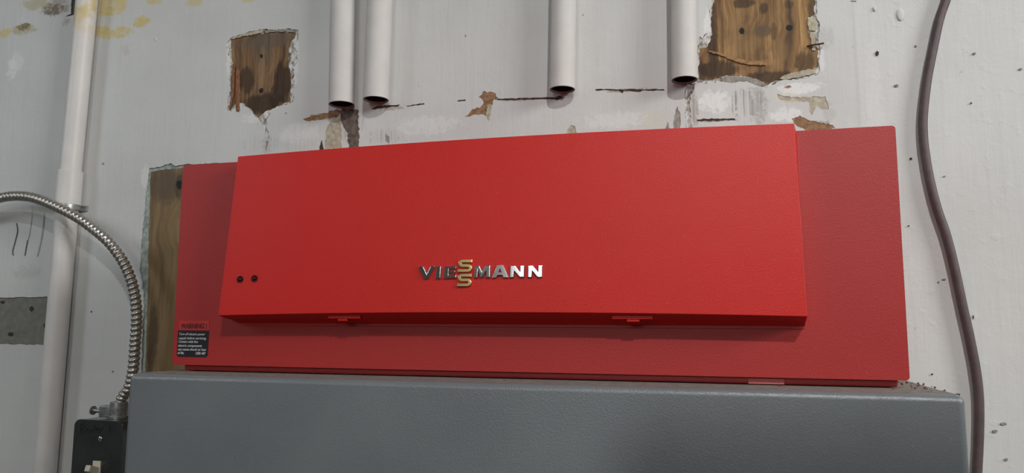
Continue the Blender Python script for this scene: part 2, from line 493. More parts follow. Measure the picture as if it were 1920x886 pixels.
C_in = [(283, 322), (300, 318), (343, 314), (430, 312), (430, 800), (262, 800), (272, 700), (274, 640), (277, 560), (279, 443), (281, 400), (282, 350)]
C_out = [(279, 316), (300, 313), (320, 306), (330, 312), (345, 308), (436, 305), (436, 806), (255, 806), (266, 700), (266, 640), (270, 560), (262, 500), (266, 440), (272, 380), (276, 340)]
D_out = [(-60, 560), (30, 557), (92, 556), (88, 610), (82, 646), (30, 645), (-60, 640)]
SLOT = [(135, -40), (150, -40), (149, 0), (146, 27), (134, 29), (121, 32), (133, 26), (134, 0)]
chips = [  # outline, material, step, amp
    ([(568, 223), (585, 216), (610, 212), (630, 205), (641, 209), (634, 221), (611, 221), (590, 226), (574, 226)], MSPL, 4, 1.6),
    ([(609, 285), (611, 245), (622, 225), (640, 214), (640, 285)], MTAN, 5, 1.5),
    ([(638, 207), (672, 205), (674, 290), (655, 290), (652, 250), (640, 230)], MDIRT, 4, 1.8),
    ([(597, 284), (603, 262), (607, 284)], MCRK, 3, .8),
    ([(695, 203), (710, 198), (750, 196), (748, 199), (716, 203), (700, 205)], MCRK, 4, .8),
    ([(762, 198), (795, 193), (796, 195.5), (764, 200)], MCRK, 4, .6),
    ([(858, 188), (873, 186.5), (873, 188.5), (858, 190)], MCRK, 3, .4),
    ([(897, 182), (905, 172), (926, 173), (934, 183), (924, 190), (919, 205), (916, 222), (905, 214), (885, 216), (870, 219), (886, 205), (903, 199), (906, 188)], MSPL, 4, 2.2),
    ([(914, 196), (922, 196), (920, 212), (917, 226), (911, 214)], MTAN, 3, 1),
    ([(931, 185), (1040, 182), (1050, 179), (1057, 183), (1044, 188), (1040, 186), (931, 188)], MCRK, 5, .9),
    ([(1116, 167), (1245, 167), (1246, 170), (1205, 170), (1200, 172), (1170, 170), (1167, 175), (1160, 170), (1116, 169.5)], MCRK, 5, .9),
    ([(1262, 250), (1264, 218), (1270, 198), (1276, 218), (1275, 250)], MPRIM, 4, 1.2),
    ([(1247, 244), (1252, 228), (1257, 244)], MPRIM, 3, .8),
    ([(1306, 224), (1322, 222), (1378, 222), (1379, 225.5), (1325, 227), (1308, 227)], MCRK, 4, 1.1),
    ([(1457, 176), (1475, 180), (1500, 184), (1548, 180), (1554, 205), (1540, 205), (1532, 198), (1523, 216), (1517, 206), (1516, 192), (1490, 188), (1470, 187), (1461, 186)], MTAN, 4, 1.8),
    ([(1484, 222), (1500, 216), (1520, 226), (1561, 234), (1566, 240), (1512, 246), (1492, 234)], MSPL, 4, 1.8),
    ([(1474, 162), (1480, 159), (1485, 163), (1478, 166)], MSPL, 3, .8),
    ([(1062, 252), (1064, 242), (1070, 234), (1078, 236), (1082, 256), (1064, 258)], MTAN, 4, 1),
    ([(722, 250), (730, 256), (730, 268), (723, 262)], MPRIM, 3, 1),
]
holes = [A_out, B_out, C_out, D_out, SLOT]
holes = [jag(A_out, 3, 1.3, 3), jag(B_out, 4, 1.6, 5), jag(C_out, 5, 1.4, 7), jag(D_out, 6, 0.9, 9), jag(SLOT, 5, .7, 11)]
chip_out = [jag(p, s, a, 20 + i) for i, (p, m, s, a) in enumerate(chips)]

SEAM = at(1610, 150).x
bm = bmesh.new()
edges = []
def loop(pts):
    vs = [bm.verts.new(p) for p in pts]
    for a, b in zip(vs, vs[1:] + vs[:1]): edges.append(bm.edges.new((a, b)))
zlo, zhi = 0.0, 3.2
rnd = random.Random(2)
seam = [Vector((SEAM + rnd.uniform(-.0006, .0006), 0, z)) for z in [zlo + (zhi - zlo) * k / 90 for k in range(91)]]
loop([Vector((-2.5, 0, zlo))] + seam + [Vector((-2.5, 0, zhi))])
SK = 0.0012
for h in holes + chip_out[:2] + chip_out[2:]:
    pass
# overlapping chips sit on top instead of being cut; only well separated ones are cut
cut_ids = [0, 4, 5, 7, 9, 10, 11, 13, 14, 15, 16, 17]
for h in holes + [chip_out[i] for i in cut_ids]:
    loop([at(x, y, 0) * 1.0 for x, y in h])
r = bmesh.ops.triangle_fill(bm, use_beauty=True, use_dissolve=False, edges=edges)
fs = [f for f in bm.faces]
for f in fs:
    if f.normal.y > 0: f.normal_flip()
ex = bmesh.ops.extrude_face_region(bm, geom=fs)
for v in [g for g in ex['geom'] if isinstance(g, bmesh.types.BMVert)]: v.co.y += SK
# the right-hand part lies a hair further back, and the solid wall behind the paint
box(bm, (SEAM - 0.002, 0.0011, 0.0), (3.4, 0.004, 3.2))
box(bm, (-2.5, 0.004, 0.0), (3.4, 0.14, 3.2))
me = bpy.data.meshes.new('wall_back')
bm.to_mesh(me); bm.free()
wall = bpy.data.objects.new('wall_back', me)
COL.objects.link(wall)
me.materials.append(MP)
tag(wall, kind='structure')

def patch(name, outline, depth, mat, label=None, thick=0.0012, parent=wall):
    b = bmesh.new()
    plate(b, [at(x, y, depth) for x, y in outline], thick)
    o = link(name, b, mat, parent, smooth=False)
    if label: o['label'] = label
    return o
patch('torn_undercoat', jag([(x, y) for x, y in A_out], 4, .1, 3), -.0014, MTORN, 'grey undercoat torn around the left bare wood')
patch('torn_undercoat', B_out, -.0014, MTORN, 'grey brown undercoat torn around the big bare wood patch')
patch('torn_undercoat', C_out, -.0016, MGRN, 'grey green undercoat beside the brown plank')
patch('bare_wood', jag(A_in, 4, 1.4, 31), -.0011, MWA, 'small square patch of bare brown wood with two screw holes')
patch('bare_wood', jag(B_in, 4, 1.6, 33), -.0011, MWB, 'large patch of bare knotty wood at the top edge')
patch('bare_wood', jag(C_in, 6, .8, 35), -.0011, MWC, 'upright strip of bare brown plank left of the red console')
patch('bare_plaster', D_out, -.0016, MBARE, 'bare grey rectangle with small screw holes at the left edge')
patch('dark_slot', SLOT, -.0016, simple('slot_dark', (0.05, 0.052, 0.055), .8), 'dark upright slot beside the tall pipe')
for i, (p, m, s, a) in enumerate(chips):
    if i in cut_ids:
        patch('paint_crack' if m is MCRK else 'paint_chip', [(x, y) for x, y in chip_out[i]], -.0005, m)
    else:
        patch('paint_crack' if m is MCRK else 'paint_chip', chip_out[i], .0003, m)
# undercoat scraps left on the top rim of the left patch and the rim of the big patch
patch('torn_undercoat', jag(zz([(40, 112), (110, 90), (190, 66), (255, 54), (270, 62), (240, 78), (190, 88), (110, 103), (55, 118)], 420, 40, 3.547), 3, 1, 41), .0004, MTAN)
patch('torn_undercoat', jag(zz([(270, 66), (330, 58), (420, 52), (475, 62), (470, 76), (420, 68), (330, 70), (280, 78)], 420, 40, 3.547), 3, .8, 42), .0003, MPRIM)
patch('torn_undercoat', jag(zz([(612, 408), (640, 388), (700, 374), (760, 358), (800, 362), (800, 380), (720, 400), (640, 412)], 1240, 0, 2.769), 3, .8, 43), .0002, MTAN)
patch('torn_undercoat', jag(zz([(766, 95), (790, 88), (804, 100), (802, 160), (770, 158), (760, 130)], 1240, 0, 2.769), 3, 1.0, 44), .0003, simple('cream_undercoat', (.42, .39, .28), .8, vary=.3, nscale=200, bump=.5))
patch('torn_undercoat', jag(zz([(768, 165), (800, 168), (798, 215), (800, 262), (784, 262), (778, 210)], 1240, 0, 2.769), 3, 1.0, 45), .0003, MTAN)
patch('torn_undercoat', jag(zz([(310, 398), (330, 394), (440, 396), (500, 412), (540, 440), (520, 448), (440, 420), (360, 428), (320, 424)], 1240, 0, 2.769), 3, 1.2, 46), .0002, MPRIM)
patch('wood_splinter', jag(zz([(245, 262), (300, 272), (380, 300), (470, 318), (545, 326), (540, 340), (460, 336), (380, 318), (300, 284), (250, 270)], 1240, 0, 2.769), 3, 1.2, 47), .0006,
      simple('raw_splinter', (.30, .17, .075), .8, vary=.35, nscale=200, bump=.5), 'pale splintered ridge across the big bare patch')
for k, pl in enumerate(([(56, 280), (70, 300), (64, 470), (40, 586), (33, 580), (50, 480)], [(82, 300), (100, 320), (106, 470), (98, 594), (86, 592), (78, 470)])):
    patch('wood_splinter', jag(zz(pl, 420, 40, 3.547), 3, .7, 60 + k), .0006, simple('orange_splinter', (.22, .10, .045), .8, vary=.35, nscale=200, bump=.5))

def pit(name, px, py, rx, ry, mat, depth=0.0, rot=0.0):
    b = bmesh.new()
    pts = []
    rn = random.Random(int(px * 7 + py))
    for k in range(12):
        a = -2 * math.pi * k / 12
        q = rn.uniform(.85, 1.15)
        x, y = rx * math.cos(a) * q, ry * math.sin(a) * q
        pts.append(at(px + x * math.cos(rot) - y * math.sin(rot), py + x * math.sin(rot) + y * math.cos(rot), depth))
    plate(b, pts, .0006)
    return link(name, b, mat, wall, smooth=False)
for a in ((490, 105, 3, 4.5), (490, 170, 4, 5), (1391, 58, 5.5, 6), (1480, 52, 6, 5.5), (336, 346, 5, 9)):
    pit('screw_hole', *a, MBLK, -.0009)
for a in ((5, 566, 4, 3), (59, 579, 4, 5), (20, 626, 5, 4), (84, 610, 3, 4)):
    pit('screw_hole', *a, MCRK, -.0012)
for a in ((1645, 100, 4, 5.5), (1681, 160, 5, 3), (1717, 86, 2.5, 2), (1827, 100, 4, 2.5), (1914, 129, 4, 2.5), (1821, 193, 2.2, 2), (1708, 297, 3, 2.5),
          (1704, 423, 2, 1.6), (1748, 701, 2.5, 2), (1825, 594, 1.5, 5), (1882, 794, 7, 3), (1866, 808, 6, 3.5), (1887, 861, 4, 4), (1771, 330, 3, 1.2), (1760, 528, 2, 2), (1770, 523, 5, 1.5),
          (193, 307, 3, 2.5), (93, 675, 4, 2), (171, 584, 2, 2), (536, 212, 2, 1.6), (873, 67, 1.5, 2.5), (1093, 28, 1.6, 2), (1600, 2, 8, 1.6)):
    pit('paint_pit', a[0], a[1], a[2] * .8, a[3] * .8, MCRK if a[0] in (1645, 1821, 1708, 1704, 1748, 1825, 171) else MPITG, .0003)
# shadows of hanging bits, painted as thin strokes left of the tall pipe
def stroke(name, pts, w, mat, d=.0006):
    b = bmesh.new()
    tube(b, spline([at(x, y, d) for x, y in pts], 5), w, 6)
    return link(name, b, mat, wall)
MSHST = simple('dark_shadow_stroke', (.10, .11, .11), .8)
stroke('shadow_stroke', [(31, 418), (33, 433), (28, 455), (24, 470), (25, 478)], .0008, MSHST)
stroke('shadow_stroke', [(52, 450), (49, 466), (47, 479)], .0008, MSHST)
stroke('shadow_stroke', [(83, 400), (79, 440), (70, 480)], .0012, simple('faint_shadow_stroke', (.46, .47, .47), .8))
stroke('shadow_stroke', [(60, 385), (61, 398), (55, 440), (51, 452)], .0006, simple('faint_shadow_stroke_b', (.44, .45, .45), .8))
# a raised flake of paint
for px, py, s in ((1689, 27, 9), (292, 74, 4), (1640, 16, 4)):
    b = bmesh.new()
    c = at(px, py)
    bmesh.ops.create_icosphere(b, subdivisions=2, radius=1, matrix=Matrix.Translation(c) @ Matrix.Diagonal((s * .00045, .0008, s * .0008, 1)))
    link('paint_blister', b, MP, wall)
# rusty nail beside the big bare patch
b = bmesh.new()
tube(b, [at(1513, 87, -.002), at(1520, 85, .002), at(1545, 81, .006)], .0011, 8)
n_ = link('bent_nail', b, MRUST)
tag(n_, 'thin rusty nail sticking out at the right edge of the large bare wood patch', 'nail')

# ------------------------------------------------------------------ boiler cabinet
DC = .226                                   # front of the casing
cl, cr = at(240, 702, DC), at(1812, 740, DC)
ctop = (at(1000, 719.5, DC).z)
x0, x1 = cl.x, cr.x
cab = empty('boiler_cabinet', ((x0 + x1) / 2, -.12, 0))
tag(cab, 'wide dark grey hammered metal boiler cabinet under the red console', 'boiler')
bm = bmesh.new()
box(bm, (x0, -DC, .08), (x1, -DC + .03, ctop))
link('front_panel', bm, MGREY, cab, bevel=.006, segs=5)
bm = bmesh.new()
box(bm, (x0 + .003, -DC + .0302, .0), (x1 - .003, -.035, ctop - .0006))
link('casing', bm, MJACK, cab, bevel=.002)['label'] = 'dusty top and sides of the grey cabinet'
bm = bmesh.new()
tube(bm, [Vector((x1 - .0035, -DC + .0075, ctop - .004)), Vector((x1 - .0035, -DC + .0075, ctop + .0006))], .0016, 12)
link('corner_screw', bm, MCHROME, cab)['label'] = 'tiny bright screw at the right top corner'
bm = bmesh.new()
box(bm, (x0 + .004, -DC + .0075, ctop - .0004), (x1 - .006, -.19, ctop + .00015))
link('dust_film', bm, MJACK, cab)['label'] = 'film of brown dust on the folded top edge'
bm = bmesh.new()
rn = random.Random(8)
for k in range(40):
    px = rn.uniform(1695, 1745) if k < 24 else rn.uniform(240, 1690)
    c = Vector((at(px, 720, .15).x, -(rn.uniform(.11, .205) if k < 24 else rn.uniform(.185, .212)), ctop))
    s = rn.uniform(.0004, .0013)
    bmesh.ops.create_icosphere(bm, subdivisions=1, radius=s, matrix=Matrix.Translation(c + Vector((0, 0, s * .3))))
tag(link('dust', bm, MDUST, cab), 'brown crumbs of dust on the cabinet top', kind='stuff')

# ------------------------------------------------------------------ red control console
DP, DB = .177, .171
con = empty('control_console', ((x0 + x1) / 2, -.10, ctop))
tag(con, 'red control console with a protruding hinged lid standing on the grey cabinet', 'control panel')
pTL, pTR, pBR, pBL = at(343, 309, DP), at(1677, 235, DP), at(1708, 713, DP), at(323, 683, DP)
px0, px1 = (pTL.x + pBL.x) / 2, (pTR.x + pBR.x) / 2
pz0, pz1 = (pBL.z + pBR.z) / 2, (pTL.z + pTR.z) / 2
bx0, bx1 = at(345, 690, DB).x, at(1685, 722, DB).x
bm = bmesh.new()
box(bm, (bx0, -DB, ctop + .0003), (bx1, -.03, pz1 - .006))
link('console_body', bm, MRED3, con, bevel=.002)
bm = bmesh.new()
plate(bm, rrect(px0, pz0, px1, pz1, -DP, .0032), DP - DB + .0005)
fascia = link('fascia', bm, MRED2, con, bevel=.0022)
fascia['label'] = 'flat red back plate of the console'
# small translucent sticker on the lower strip
s0, s1 = at(1403, 716, DB), at(1470, 716, DB)
bm = bmesh.new()
plate(bm, [Vector((s0.x, -DB - .0004, ctop + .0004)), Vector((s1.x, -DB - .0004, ctop + .0004)), Vector((s1.x, -DB - .0004, pz0 - .0015)), Vector((s0.x, -DB - .0004, pz0 - .0015))], .0004)
link('sticker', bm, MSTK, con, smooth=False)['label'] = 'pale pink clear sticker on the lower strip'

# hinged lid: front face leans outwards at the foot and is gently bowed
DF0, DF1 = DP + .027, DP + .018
f = {k: at(*v) for k, v in dict(TL=(446, 293, DF1), TR=(1489, 231, DF1), BR=(1514, 593, DF0), BL=(409, 591, DF0)).items()}
def lid(u, v):
    p = f['BL'].lerp(f['BR'], u).lerp(f['TL'].lerp(f['TR'], u), v)
    s_ = 4 * u * (1 - u)
    p.z += s_ * .0034
    p.y -= s_ * .0012
    return p
rBL, rBR = at(449, 607, DP), at(1509, 612, DP)
zr0 = (rBL.z + rBR.z) / 2
def rear(u, v):
    return Vector((rBL.x + (rBR.x - rBL.x) * u, -DP + .0004, zr0 + (f['TL'].z - .003 - zr0) * v + 4 * u * (1 - u) * .0034 * v))
lidroot_bm = bmesh.new()
NU, NV = 40, 6
G = [[lidroot_bm.verts.new(lid(i / NU, j / NV)) for i in range(NU + 1)] for j in range(NV + 1)]
for j in range(NV):
    for i in range(NU):
        lidroot_bm.faces.new((G[j][i], G[j][i + 1], G[j + 1][i + 1], G[j + 1][i]))
rim = [(i, 0) for i in range(NU)] + [(NU, j) for j in range(NV)] + [(i, NV) for i in range(NU, 0, -1)] + [(0, j) for j in range(NV, 0, -1)]
back = [lidroot_bm.verts.new(rear(i / NU, j / NV)) for i, j in rim]
mid = []
for (i, j), bv in zip(rim, back):
    fv = G[j][i]
    # a step half way along the sides: the lid closes over a slightly smaller tray
    mid.append((lidroot_bm.verts.new(fv.co.lerp(bv.co, .46)), lidroot_bm.verts.new(fv.co.lerp(bv.co, .50) + Vector((0, 0, .0009 if j == 0 else 0)))))
m = len(rim)
for k in range(m):
    k2 = (k + 1) % m
    a, b_ = G[rim[k][1]][rim[k][0]], G[rim[k2][1]][rim[k2][0]]
    lidroot_bm.faces.new((a, b_, mid[k2][0], mid[k][0]))
    lidroot_bm.faces.new((mid[k][0], mid[k2][0], mid[k2][1], mid[k][1]))
    lidroot_bm.faces.new((mid[k][1], mid[k2][1], back[k2], back[k]))
lidroot_bm.faces.new(back)
cover = link('lid', lidroot_bm, MRED, con, bevel=.0016, segs=3, angle=30)
cover['label'] = 'protruding hinged red lid with chrome lettering'
# thin raised rim round the foot of the lid
bm = bmesh.new()
plate(bm, rrect(rBL.x - .0012, zr0 - .0016, rBR.x + .0012, f['TL'].z - .006, -DP - .0012, .004), .0014)
link('lid_rim', bm, MRED2, con, bevel=.0006, segs=2)
# latches under the lid
def under(px, py, k=0.42):
    d = DF0 + (DP - DF0) * k
    return at(px, py, d)
for (xa, xb, sa, sb, y0) in ((617, 678, 638, 656, 596.5), (1148, 1225, 1176, 1200, 597.5)):
    bm = bmesh.new()
    d = DF0 - .0075
    p, q_ = at(xa, y0, d), at(xb, y0, d)
    box(bm, (p.x, -d - .003, p.z - .0002), (q_.x, -d + .002, p.z + .004))
    p2, q2 = at(sa, y0 + 5, d - .004), at(sb, y0 + 5, d - .004)
    box(bm, (p2.x, -d - .002, p.z - .0026), (q2.x, -d + .007, p.z + .003))
    link('latch', bm, MRED, cover, bevel=.0007, segs=2)

# picture point -> point on the leaning front of the lid
def on_lid(px, py, lift=0.0):
    r_ = R3 @ Vector(((px - W / 2) / F, 1.0, -(py - H / 2) / F))
    z0_, z1_ = f['BL'].z, f['TL'].z
    d = (DF0 + DF1) / 2
    for _ in range(8):
        t = (-d - C0.y) / r_.y
        p = C0 + r_ * t
        u = (p.x - f['BL'].x) / (f['BR'].x - f['BL'].x)
        v = (p.z - z0_) / (z1_ - z0_)
        d = DF0 + (DF1 - DF0) * v + 4 * u * (1 - u) * .0012 + lift
    return p
BS = 6.4
def letter(name, polys, mat, label):
    bm = bmesh.new()
    for outline, hole in polys:
        pts = [on_lid(760 + x / BS, 460 + y / BS, .0026) for x, y in outline]
        if hole:
            es = []
            for ring in (pts, [on_lid(760 + x / BS, 460 + y / BS, .0026) for x, y in hole]):
                vs = [bm.verts.new(p) for p in ring]
                es += [bm.edges.new((a, b)) for a, b in zip(vs, vs[1:] + vs[:1])]
            bmesh.ops.triangle_fill(bm, use_beauty=True, use_dissolve=True, edges=es)
            fs = list(bm.faces)
            ex = bmesh.ops.extrude_face_region(bm, geom=fs)
            for v in [g for g in ex['geom'] if isinstance(g, bmesh.types.BMVert)]: v.co.y += .0034
        else:
            fc = bm.faces.new([bm.verts.new(p) for p in pts])
            ex = bmesh.ops.extrude_face_region(bm, geom=[fc])
            for v in [g for g in ex['geom'] if isinstance(g, bmesh.types.BMVert)]: v.co.y += .0034
    o = link(name, bm, mat, cover, bevel=.0008, segs=3)
    o['label'] = label
    return o
letter('badge_letter', [([(152, 250), (214, 245), (256, 335), (300, 245), (356, 243), (278, 396), (222, 398)], None)], MCHROME, 'chrome letter V')
letter('badge_letter', [([(371, 245), (430, 243), (421, 393), (361, 396)], None)], MCHROME, 'chrome letter I')
letter('badge_letter', [([(468, 248), (615, 243), (611, 277), (524, 281), (522, 300), (602, 296), (598, 328), (520, 331), (518, 352), (614, 349), (612, 388), (461, 394)], None)], MCHROME, 'chrome letter E')
def ess(dx, dy):
    c = []
    for a in (0,): c += [(802 + dx, 183 + dy), (688 + dx, 184 + dy)]
    for k in range(1, 8):
        a = math.radians(90 + 180 * k / 8)
        c.append((684 + dx + 30 * math.cos(a), 212 + dy - 28 * math.sin(a)))
    c += [(686 + dx, 240 + dy), (748 + dx, 240 + dy)]
    for k in range(1, 8):
        a = math.radians(90 - 180 * k / 8)
        c.append((750 + dx + 30 * math.cos(a), 269 + dy - 29 * math.sin(a)))
    c += [(745 + dx, 298 + dy), (624 + dx, 299 + dy)]
    h = 20
    L, Rr = [], []
    for i in range(len(c)):
        ax, ay = c[max(i - 1, 0)]
        bx, by = c[min(i + 1, len(c) - 1)]
        l_ = math.hypot(bx - ax, by - ay)
        nx, ny = -(by - ay) / l_, (bx - ax) / l_
        L.append((c[i][0] + nx * h, c[i][1] + ny * h))
        Rr.append((c[i][0] - nx * h, c[i][1] - ny * h))
    return L + Rr[::-1]
letter('badge_letter', [(ess(0, 0), None)], MGOLD, 'gold letter S, the upper of two')
letter('badge_letter', [(ess(-8, 172), None)], MGOLD, 'gold letter S, the lower of two')
letter('badge_letter', [([(834, 237), (888, 235), (920, 305), (963, 235), (1020, 233), (1018, 383), (964, 384), (966, 312), (925, 384), (893, 385), (872, 318), (866, 386), (819, 388)], None)], MCHROME, 'chrome letter M')
letter('badge_letter', [([(1104, 234), (1172, 233), (1237, 380), (1178, 382), (1165, 352), (1105, 354), (1088, 384), (1038, 387)], [(1137, 272), (1156, 320), (1115, 322)])], MCHROME, 'chrome letter A')
letter('badge_letter', [([(1260, 235), (1316, 234), (1372, 306), (1375, 233), (1428, 232), (1425, 381), (1370, 382), (1306, 310), (1300, 384), (1249, 385)], None)], MCHROME, 'chrome letter N, first of two')
letter('badge_letter', [([(1470, 234), (1526, 233), (1590, 306), (1593, 231), (1646, 230), (1643, 381), (1588, 382), (1524, 310), (1518, 383), (1467, 384)], None)], MCHROME, 'chrome letter N, last of the name')
# two small indicator lenses
for px, py in ((450.5, 523.5), (477.5, 522)):
    bm = bmesh.new()
    c = on_lid(px, py, 0)
    rings = tube(bm, [c + Vector((0, -.0007, 0)), c + Vector((0, .002, 0))], .0036, 20, hollow=.0007)
    ring = link('indicator_light', bm, MLENS, cover)
    bm = bmesh.new()
    bmesh.ops.create_uvsphere(bm, u_segments=16, v_segments=10, radius=.0029, matrix=Matrix.Translation(c + Vector((0, .0016, 0))))
    for v in bm.verts: pass
    bmesh.ops.create_uvsphere(bm, u_segments=8, v_segments=6, radius=.0009, matrix=Matrix.Translation(c + Vector((-.0016, -.0012, -.0012))))
    link('indicator_lens', bm, MLENS, cover)
bm = bmesh.new()

# warning label on the fascia
wl = at(333, 670, DP), at(392, 618, DP)
def txt(name, body, size, px, py, d, mat, parent, shear=.18, width=None, bold=0.0, label=None):
    cu = bpy.data.curves.new(name, 'FONT')
    cu.body, cu.size, cu.shear, cu.extrude = body, size, shear, .00005
    cu.offset = bold
    tmp = bpy.data.objects.new('tmp', cu)
    COL.objects.link(tmp)
    bpy.context.view_layer.update()
    me_ = bpy.data.meshes.new_from_object(tmp.evaluated_get(bpy.context.evaluated_depsgraph_get()))
    bpy.data.objects.remove(tmp, do_unlink=True)
    bpy.data.curves.remove(cu)
    p = at(px, py, d)
    sx = 1.0
    xs = [v.co.x for v in me_.vertices]
    if width: sx = width / max(max(xs) - min(xs), 1e-6)
    for v in me_.vertices:
        v.co = Vector((p.x + (v.co.x - min(xs)) * sx, p.y - v.co.z, p.z + v.co.y))
    me_.materials.clear()
    me_.materials.append(mat)
    o = bpy.data.objects.new(name, me_)
    COL.objects.link(o)
    o.parent = parent
    o.matrix_parent_inverse = Matrix.Translation(-parent_loc(parent))
    if label: o['label'] = label
    return o
bm = bmesh.new()
a, b_ = at(331.5, 668, DP), at(392, 619.5, DP)
plate(bm, rrect(a.x, a.z, b_.x, b_.z, -DP - .0004, .0028, corners=(0, 0, 1, 1)), .0004)
wlab = link('warning_label', bm, MLBK, con, smooth=False)
wlab['label'] = 'black and red warning label at the lower left'
bm = bmesh.new()
a2, b2 = at(335, 618, DP), at(394, 601, DP)
plate(bm, rrect(a.x + .0008, b_.z + .0002, b_.x, b2.z, -DP - .0004, .0016, corners=(1, 1, 0, 0)), .0004)
link('label_header', bm, MLRD, wlab, smooth=False)
k_ = (at(340, 640, DP) - at(330, 640, DP)).length / 10
txt('label_text', 'WARNING !', .0072, 339, 614.8, DP + .0005, MLTK, wlab, .0, 48 * k_, .0003, 'dark red WARNING ! heading')
for body, x_, y_, w_ in (('Turn off electric power', 336, 627.6, 48), ('supply before servicing.', 335.2, 635.2, 51), ('Contact with live', 334.6, 641.8, 36),
                         ('electric components', 334, 649.2, 44), ('can cause shock or loss', 333.5, 656.2, 52), ('of life.', 333, 663, 12), ('5285 487', 366.5, 663.8, 18.5)):
    txt('label_text', body, .0035, x_, y_, DP + .0005, MLTX, wlab, .15, w_ * k_, .00006)

# ------------------------------------------------------------------ pipes on the wall
def cut_pipe(uT, uB, vB, halfpx, depth, label):
    """an open-ended tube hanging down the wall, from above the frame to its cut end"""
    c = at(uB, vB, depth)
    t = at(uT, 0, depth)
    dirv = (t - c)
    r_ = halfpx * (at(uB + 10, vB, depth) - c).length / 10
    topz = 3.2
    tt = c + dirv * ((topz - c.z) / dirv.z)
    o = empty('conduit_pipe', c)
    tag(o, label, 'pipe', 'cut white pipes above the console')
    bm = bmesh.new()
    L = (tt - c)
    n = 40
    tube(bm, [c + L * (k / n) for k in range(n + 1)], r_, 36, hollow=.0017)
    link('pipe_wall', bm, MPIPE, o, bevel=.0004, segs=2)
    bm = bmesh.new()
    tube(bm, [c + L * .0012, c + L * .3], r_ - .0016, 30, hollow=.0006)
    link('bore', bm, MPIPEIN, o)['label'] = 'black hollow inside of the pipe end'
    bm = bmesh.new()
    tube(bm, [c - L.normalized() * .0002, c + L.normalized() * .003], r_ - .0004, 36, hollow=.0011)
    link('cut_edge', bm, MRIM, o)['label'] = 'dark bare metal rim of the cut end'
    return o
cut_pipe(643.5, 640.5, 196, 21.8, .0150, 'cut white pipe nearest the small square wood patch, left of its close pair')
cut_pipe(712.5, 705, 187, 22, .0150, 'cut white pipe standing close beside another pipe, the right one of the pair')
cut_pipe(1057, 1054.5, 168, 23.6, .0150, 'cut white pipe standing alone between the close pair and the big wood patch')
cut_pipe(1282, 1283.5, 150, 25, .0150, 'cut white pipe touching the left edge of the large bare wood patch')

dpt = .015
p_top, p_mid, p_bot = at(163, 0, dpt), at(131, 330, dpt), at(83, 900, dpt)
o = empty('conduit_pipe', p_bot)
tag(o, 'tall full height white pipe with a sleeve coupling and strap at the left', 'pipe')
kk = (at(140, 330, dpt) - at(130, 330, dpt)).length / 10
def ext(a, b, z):
    return a + (b - a) * ((z - a.z) / (b.z - a.z))
bm = bmesh.new()
tube(bm, [ext(p_mid, p_top, 3.2)] + [p_mid.lerp(p_top, k / 6) for k in range(6, -1, -1)] + [p_mid.lerp(p_bot, k / 6) for k in range(1, 7)] + [ext(p_mid, p_bot, .02)], 15.5 * kk, 32)
# a yellow smear of foam on the upper pipe
q = N('tall_pipe_paint')
v = q.obj()
sep = q.n('ShaderNodeSeparateXYZ'); q.l(v, sep.inputs[0])
zf = q.math('SUBTRACT', sep.outputs[2], at(163, 62, dpt).z)
mk = q.math('MULTIPLY', q.ramp(q.math('ADD', q.math('MULTIPLY', zf, 12), .2, True), [(0.1, 0.0), (0.5, 1.0)]), q.ramp(q.noise(v, 55, 4), [(0.42, 0.0), (0.56, 1.0)]))
col = q.mix(q.math('MULTIPLY', mk, .8), q.ramp(q.noise(v, 30, 3), [(.3, (.60, .58, .56)), (.7, (.66, .64, .615))]), (.58, .45, .16))
sp = q.noise(v, 160, 2)
col = q.mix(q.ramp(sp, [(.74, 0.0), (.8, .6)]), col, (.3, .26, .22))
MTALL = q.out(col, .45, q.bump(q.noise(v, 90, 3), .15, .001))
link('pipe_wall', bm, MTALL, o)
bm = bmesh.new()
ca, cb = at(131.5, 321, dpt), at(126, 388, dpt)
tube(bm, [ca, ca.lerp(cb, .02), ca.lerp(cb, .5), cb], lambda i: (18.3 if i else 17.2) * kk, 32)
link('sleeve_coupling', bm, MTALL, o, bevel=.0006, segs=2)
bm = bmesh.new()
s_c = at(126, 389, dpt)
tube(bm, [s_c + Vector((0, 0, -.004)), s_c + Vector((0, 0, .004))], 18.8 * kk, 32)
box(bm, (s_c.x, -.0025, s_c.z - .004), (s_c.x + .022, 0, s_c.z + .004))
link('pipe_strap', bm, MZINC, o, bevel=.0004, segs=2)

# ------------------------------------------------------------------ brown cord on the right
cpts = [(1900, -1500), (1880, -1000), (1840, -500), (1800, -160), (1786, -60), (1780, -25), (1774, 0), (1762, 35), (1750, 90), (1738.5, 150), (1731.5, 210), (1731, 250), (1735, 290), (1744, 340), (1757, 390), (1774, 440),
        (1787, 490), (1799, 545), (1807, 583), (1816, 622), (1828, 683), (1834, 727), (1836, 770), (1835, 827), (1832, 886), (1826, 1000), (1822, 1250), (1835, 1500), (1830, 1800)]
bm = bmesh.new()
tube(bm, spline([at(x, y, .0052) for x, y in cpts], 8), .0046, 18)
o = link('electric_cord', bm, MCORD)
tag(o, 'brown rubber cord hanging in a wavy line down the right wall', 'cord')

